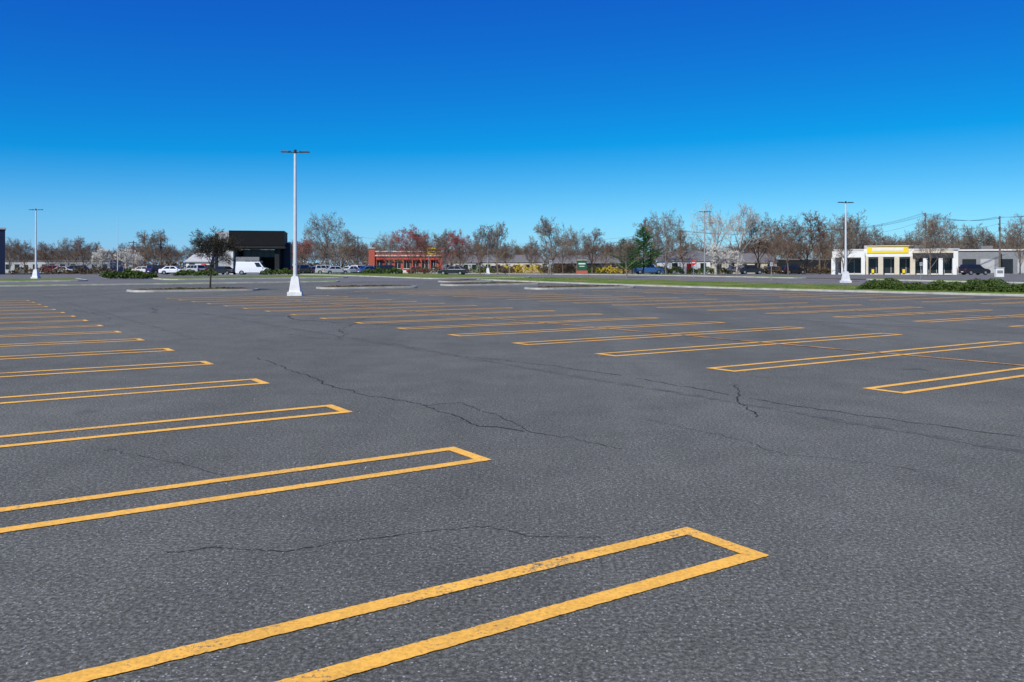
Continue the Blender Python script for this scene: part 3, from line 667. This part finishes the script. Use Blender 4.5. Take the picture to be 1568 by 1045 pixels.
tr.box((-1.2, -1.1, 5.48), (8.6, .3, .14), 'cream_wall')
for xx in (-5.2, -2.6, .2, 2.9): tr.box((xx, -.6, 1.72), (.85, .8, 3.44), 'cream_wall')
rf.box((6.3, .0, 3.6), (6.8, 2.4, .9), 'dark_metal'); rf.box((6.3, .0, 4.3), (6.9, 2.5, .45), 'cream_wall')
for xx in (5.0, 7.6, 9.9): tr.box((xx, -.8, 1.6), (.7, .7, 3.2), 'white_wall')
gl.box((0, .96, 1.7), (20.0, .1, 2.7), 'shop_glass')
for i in range(16): tr.box((-9.8 + i * 1.3, .88, 1.7), (.1, .08, 2.7), 'light_grey_wall')
rf.box((-4, 8, 5.3), (2.4, 2, .9), 'light_grey_wall'); rf.box((5, 9, 5.3), (2.0, 2, .9), 'roof_grey')
for xx in (-3.9, 1.5): tr.box((xx, .80, .7), (.45, .06, .7), 'sign_yellow')
assembly('shop_with_yellow_sign', [('walls', w), ('roof', rf), ('windows', gl), ('columns_and_sign', tr)], at(1371, 150), -0.36, sc=.93)
w, rf, gl = MB(), MB(), MB(); w.box((6, 6, 2.2), (17, 12, 4.4), 'grey_wall'); rf.box((6, 6, 4.5), (17.4, 12.4, .25), 'white_wall'); w.box((19, 6, 1.9), (8.9, 10, 3.8), 'light_grey_wall'); rf.box((19.2, 6, 3.9), (9.0, 10.3, .2), 'roof_grey')
for i in range(5): gl.box((0 + i * 3.0, -.03, 1.55), (2.3, .1, 2.6), 'light_grey_wall' if i % 2 else 'shop_glass')
rf.box((4, 6, 5.0), (2, 2, .8), 'roof_grey')
assembly('grey_workshop_building', [('walls', w), ('roof', rf), ('doors_and_windows', gl)], at(1484, 157), -0.3)
def house(name, b, d, Wd, Hh, wall, roof, rz=0.0, gable=True):
    w, rf, gl = MB(), MB(), MB(); D = 8
    w.box((0, D / 2, Hh / 2), (Wd, D, Hh), wall)
    if gable:
        rh = 1.9; o = .35; a, b2 = Wd / 2 + o, D + o
        rf.poly([(-a, -o, Hh), (a, -o, Hh), (a - .8, D / 2, Hh + rh), (-a + .8, D / 2, Hh + rh)], roof); rf.poly([(a, b2, Hh), (-a, b2, Hh), (-a + .8, D / 2, Hh + rh), (a - .8, D / 2, Hh + rh)], roof)
        rf.poly([(a, -o, Hh), (a, b2, Hh), (a - .8, D / 2, Hh + rh)], roof); rf.poly([(-a, b2, Hh), (-a, -o, Hh), (-a + .8, D / 2, Hh + rh)], roof)
        rf.box((0, D / 2, Hh - .06), (Wd + .6, D + .6, .1), 'white_wall')
    else: rf.box((0, D / 2, Hh + .12), (Wd + .3, D + .3, .24), roof)
    n = int(Wd / 2.4)
    for i in range(n):
        x = -Wd / 2 + (i + .5) * Wd / n
        if i == n // 2: gl.box((x, -.03, 1.05), (1.0, .1, 2.1), 'sign_red' if wall == 'white_wall' else 'charcoal_wall')
        else: gl.box((x, -.03, 1.6), (1.2, .1, 1.3), 'shop_glass')
    assembly(name, [('walls', w), ('roof', rf), ('doors_and_windows', gl)], at(b, d), rz)
house('white_house', 1055, 175, 9, 2.9, 'white_wall', 'roof_grey', .1); house('white_house', 303, 182, 5, 2.6, 'white_wall', 'light_grey_wall')
house('low_brown_building', 1140, 185, 14, 2.6, 'cream_wall', 'roof_grey'); house('low_brown_building', 905, 215, 18, 2.6, 'charcoal_wall', 'roof_grey', 0, True)
house('tan_building', 785, 230, 16, 3.0, 'cream_wall', 'roof_grey'); house('tan_building', 120, 215, 16, 3.0, 'grey_wall', 'roof_grey', 0, False); house('low_brown_building', 1225, 190, 20, 3.0, 'charcoal_wall', 'roof_grey', 0, False)
house('tan_building', 40, 225, 12, 3, 'light_grey_wall', 'roof_grey', 0, False); house('white_house', 700, 240, 12, 3, 'light_grey_wall', 'roof_grey')

# ------------------------------------------------------------------ light, sky, camera
az, el = math.radians(212), math.radians(46)
to_sun = Vector((math.sin(az) * math.cos(el), math.cos(az) * math.cos(el), math.sin(el)))
sl = bpy.data.lights.new('sun', 'SUN'); sl.energy = 5.0; sl.angle = math.radians(0.5); sl.color = (1.0, .955, .86)
so = bpy.data.objects.new('sun', sl); scene.collection.objects.link(so); so.rotation_euler = to_sun.to_track_quat('Z', 'Y').to_euler(); so.location = (0, 0, 60)
w = bpy.data.worlds.new('World'); scene.world = w; w.use_nodes = True; nt = w.node_tree; bg = nt.nodes['Background']
sky = nt.nodes.new('ShaderNodeTexSky'); sky.sky_type = 'NISHITA'; sky.sun_disc = False; sky.sun_elevation = el; sky.sun_rotation = az
sky.air_density = 1.0; sky.dust_density = 0.2; sky.ozone_density = 3.0; sky.altitude = 0
K = 0.12
hs = nt.nodes.new('ShaderNodeHueSaturation'); hs.inputs['Saturation'].default_value = 1.35
nt.links.new(sky.outputs[0], hs.inputs['Color'])
sp = nt.nodes.new('ShaderNodeSeparateColor'); nt.links.new(hs.outputs[0], sp.inputs[0])
r, g, b_ = (math_(nt, 'MULTIPLY', o, K) for o in (sp.outputs[0], sp.outputs[1], sp.outputs[2]))
r2 = math_(nt, 'ADD', math_(nt, 'MULTIPLY', math_(nt, 'MAXIMUM', math_(nt, 'SUBTRACT', r, 0.25), 0.0), 0.50), 0.006)
g2 = math_(nt, 'MULTIPLY', math_(nt, 'POWER', math_(nt, 'MAXIMUM', g, 0.0), 1.3), 0.72)
b2 = math_(nt, 'ADD', math_(nt, 'ADD', math_(nt, 'MULTIPLY', b_, 0.36), math_(nt, 'MULTIPLY', g, 0.40)), 0.28)
cb = nt.nodes.new('ShaderNodeCombineColor')
for i, s in enumerate((r2, g2, b2)): nt.links.new(math_(nt, 'DIVIDE', s, K), cb.inputs[i])
nt.links.new(cb.outputs[0], bg.inputs['Color']); bg.inputs['Strength'].default_value = K
cam = bpy.data.cameras.new('camera'); co = bpy.data.objects.new('camera', cam); scene.collection.objects.link(co)
co.location = (0, 0, HC); co.rotation_euler = (math.pi / 2, 0, 0); cam.sensor_width = 36; cam.lens = F / 1568 * 36; cam.shift_y = -(522.5 - 412) / 1568
cam.clip_end = 8000; cam.clip_start = 0.05; scene.camera = co
scene.view_settings.view_transform = 'Standard'; scene.view_settings.look = 'None'; scene.view_settings.exposure = 0
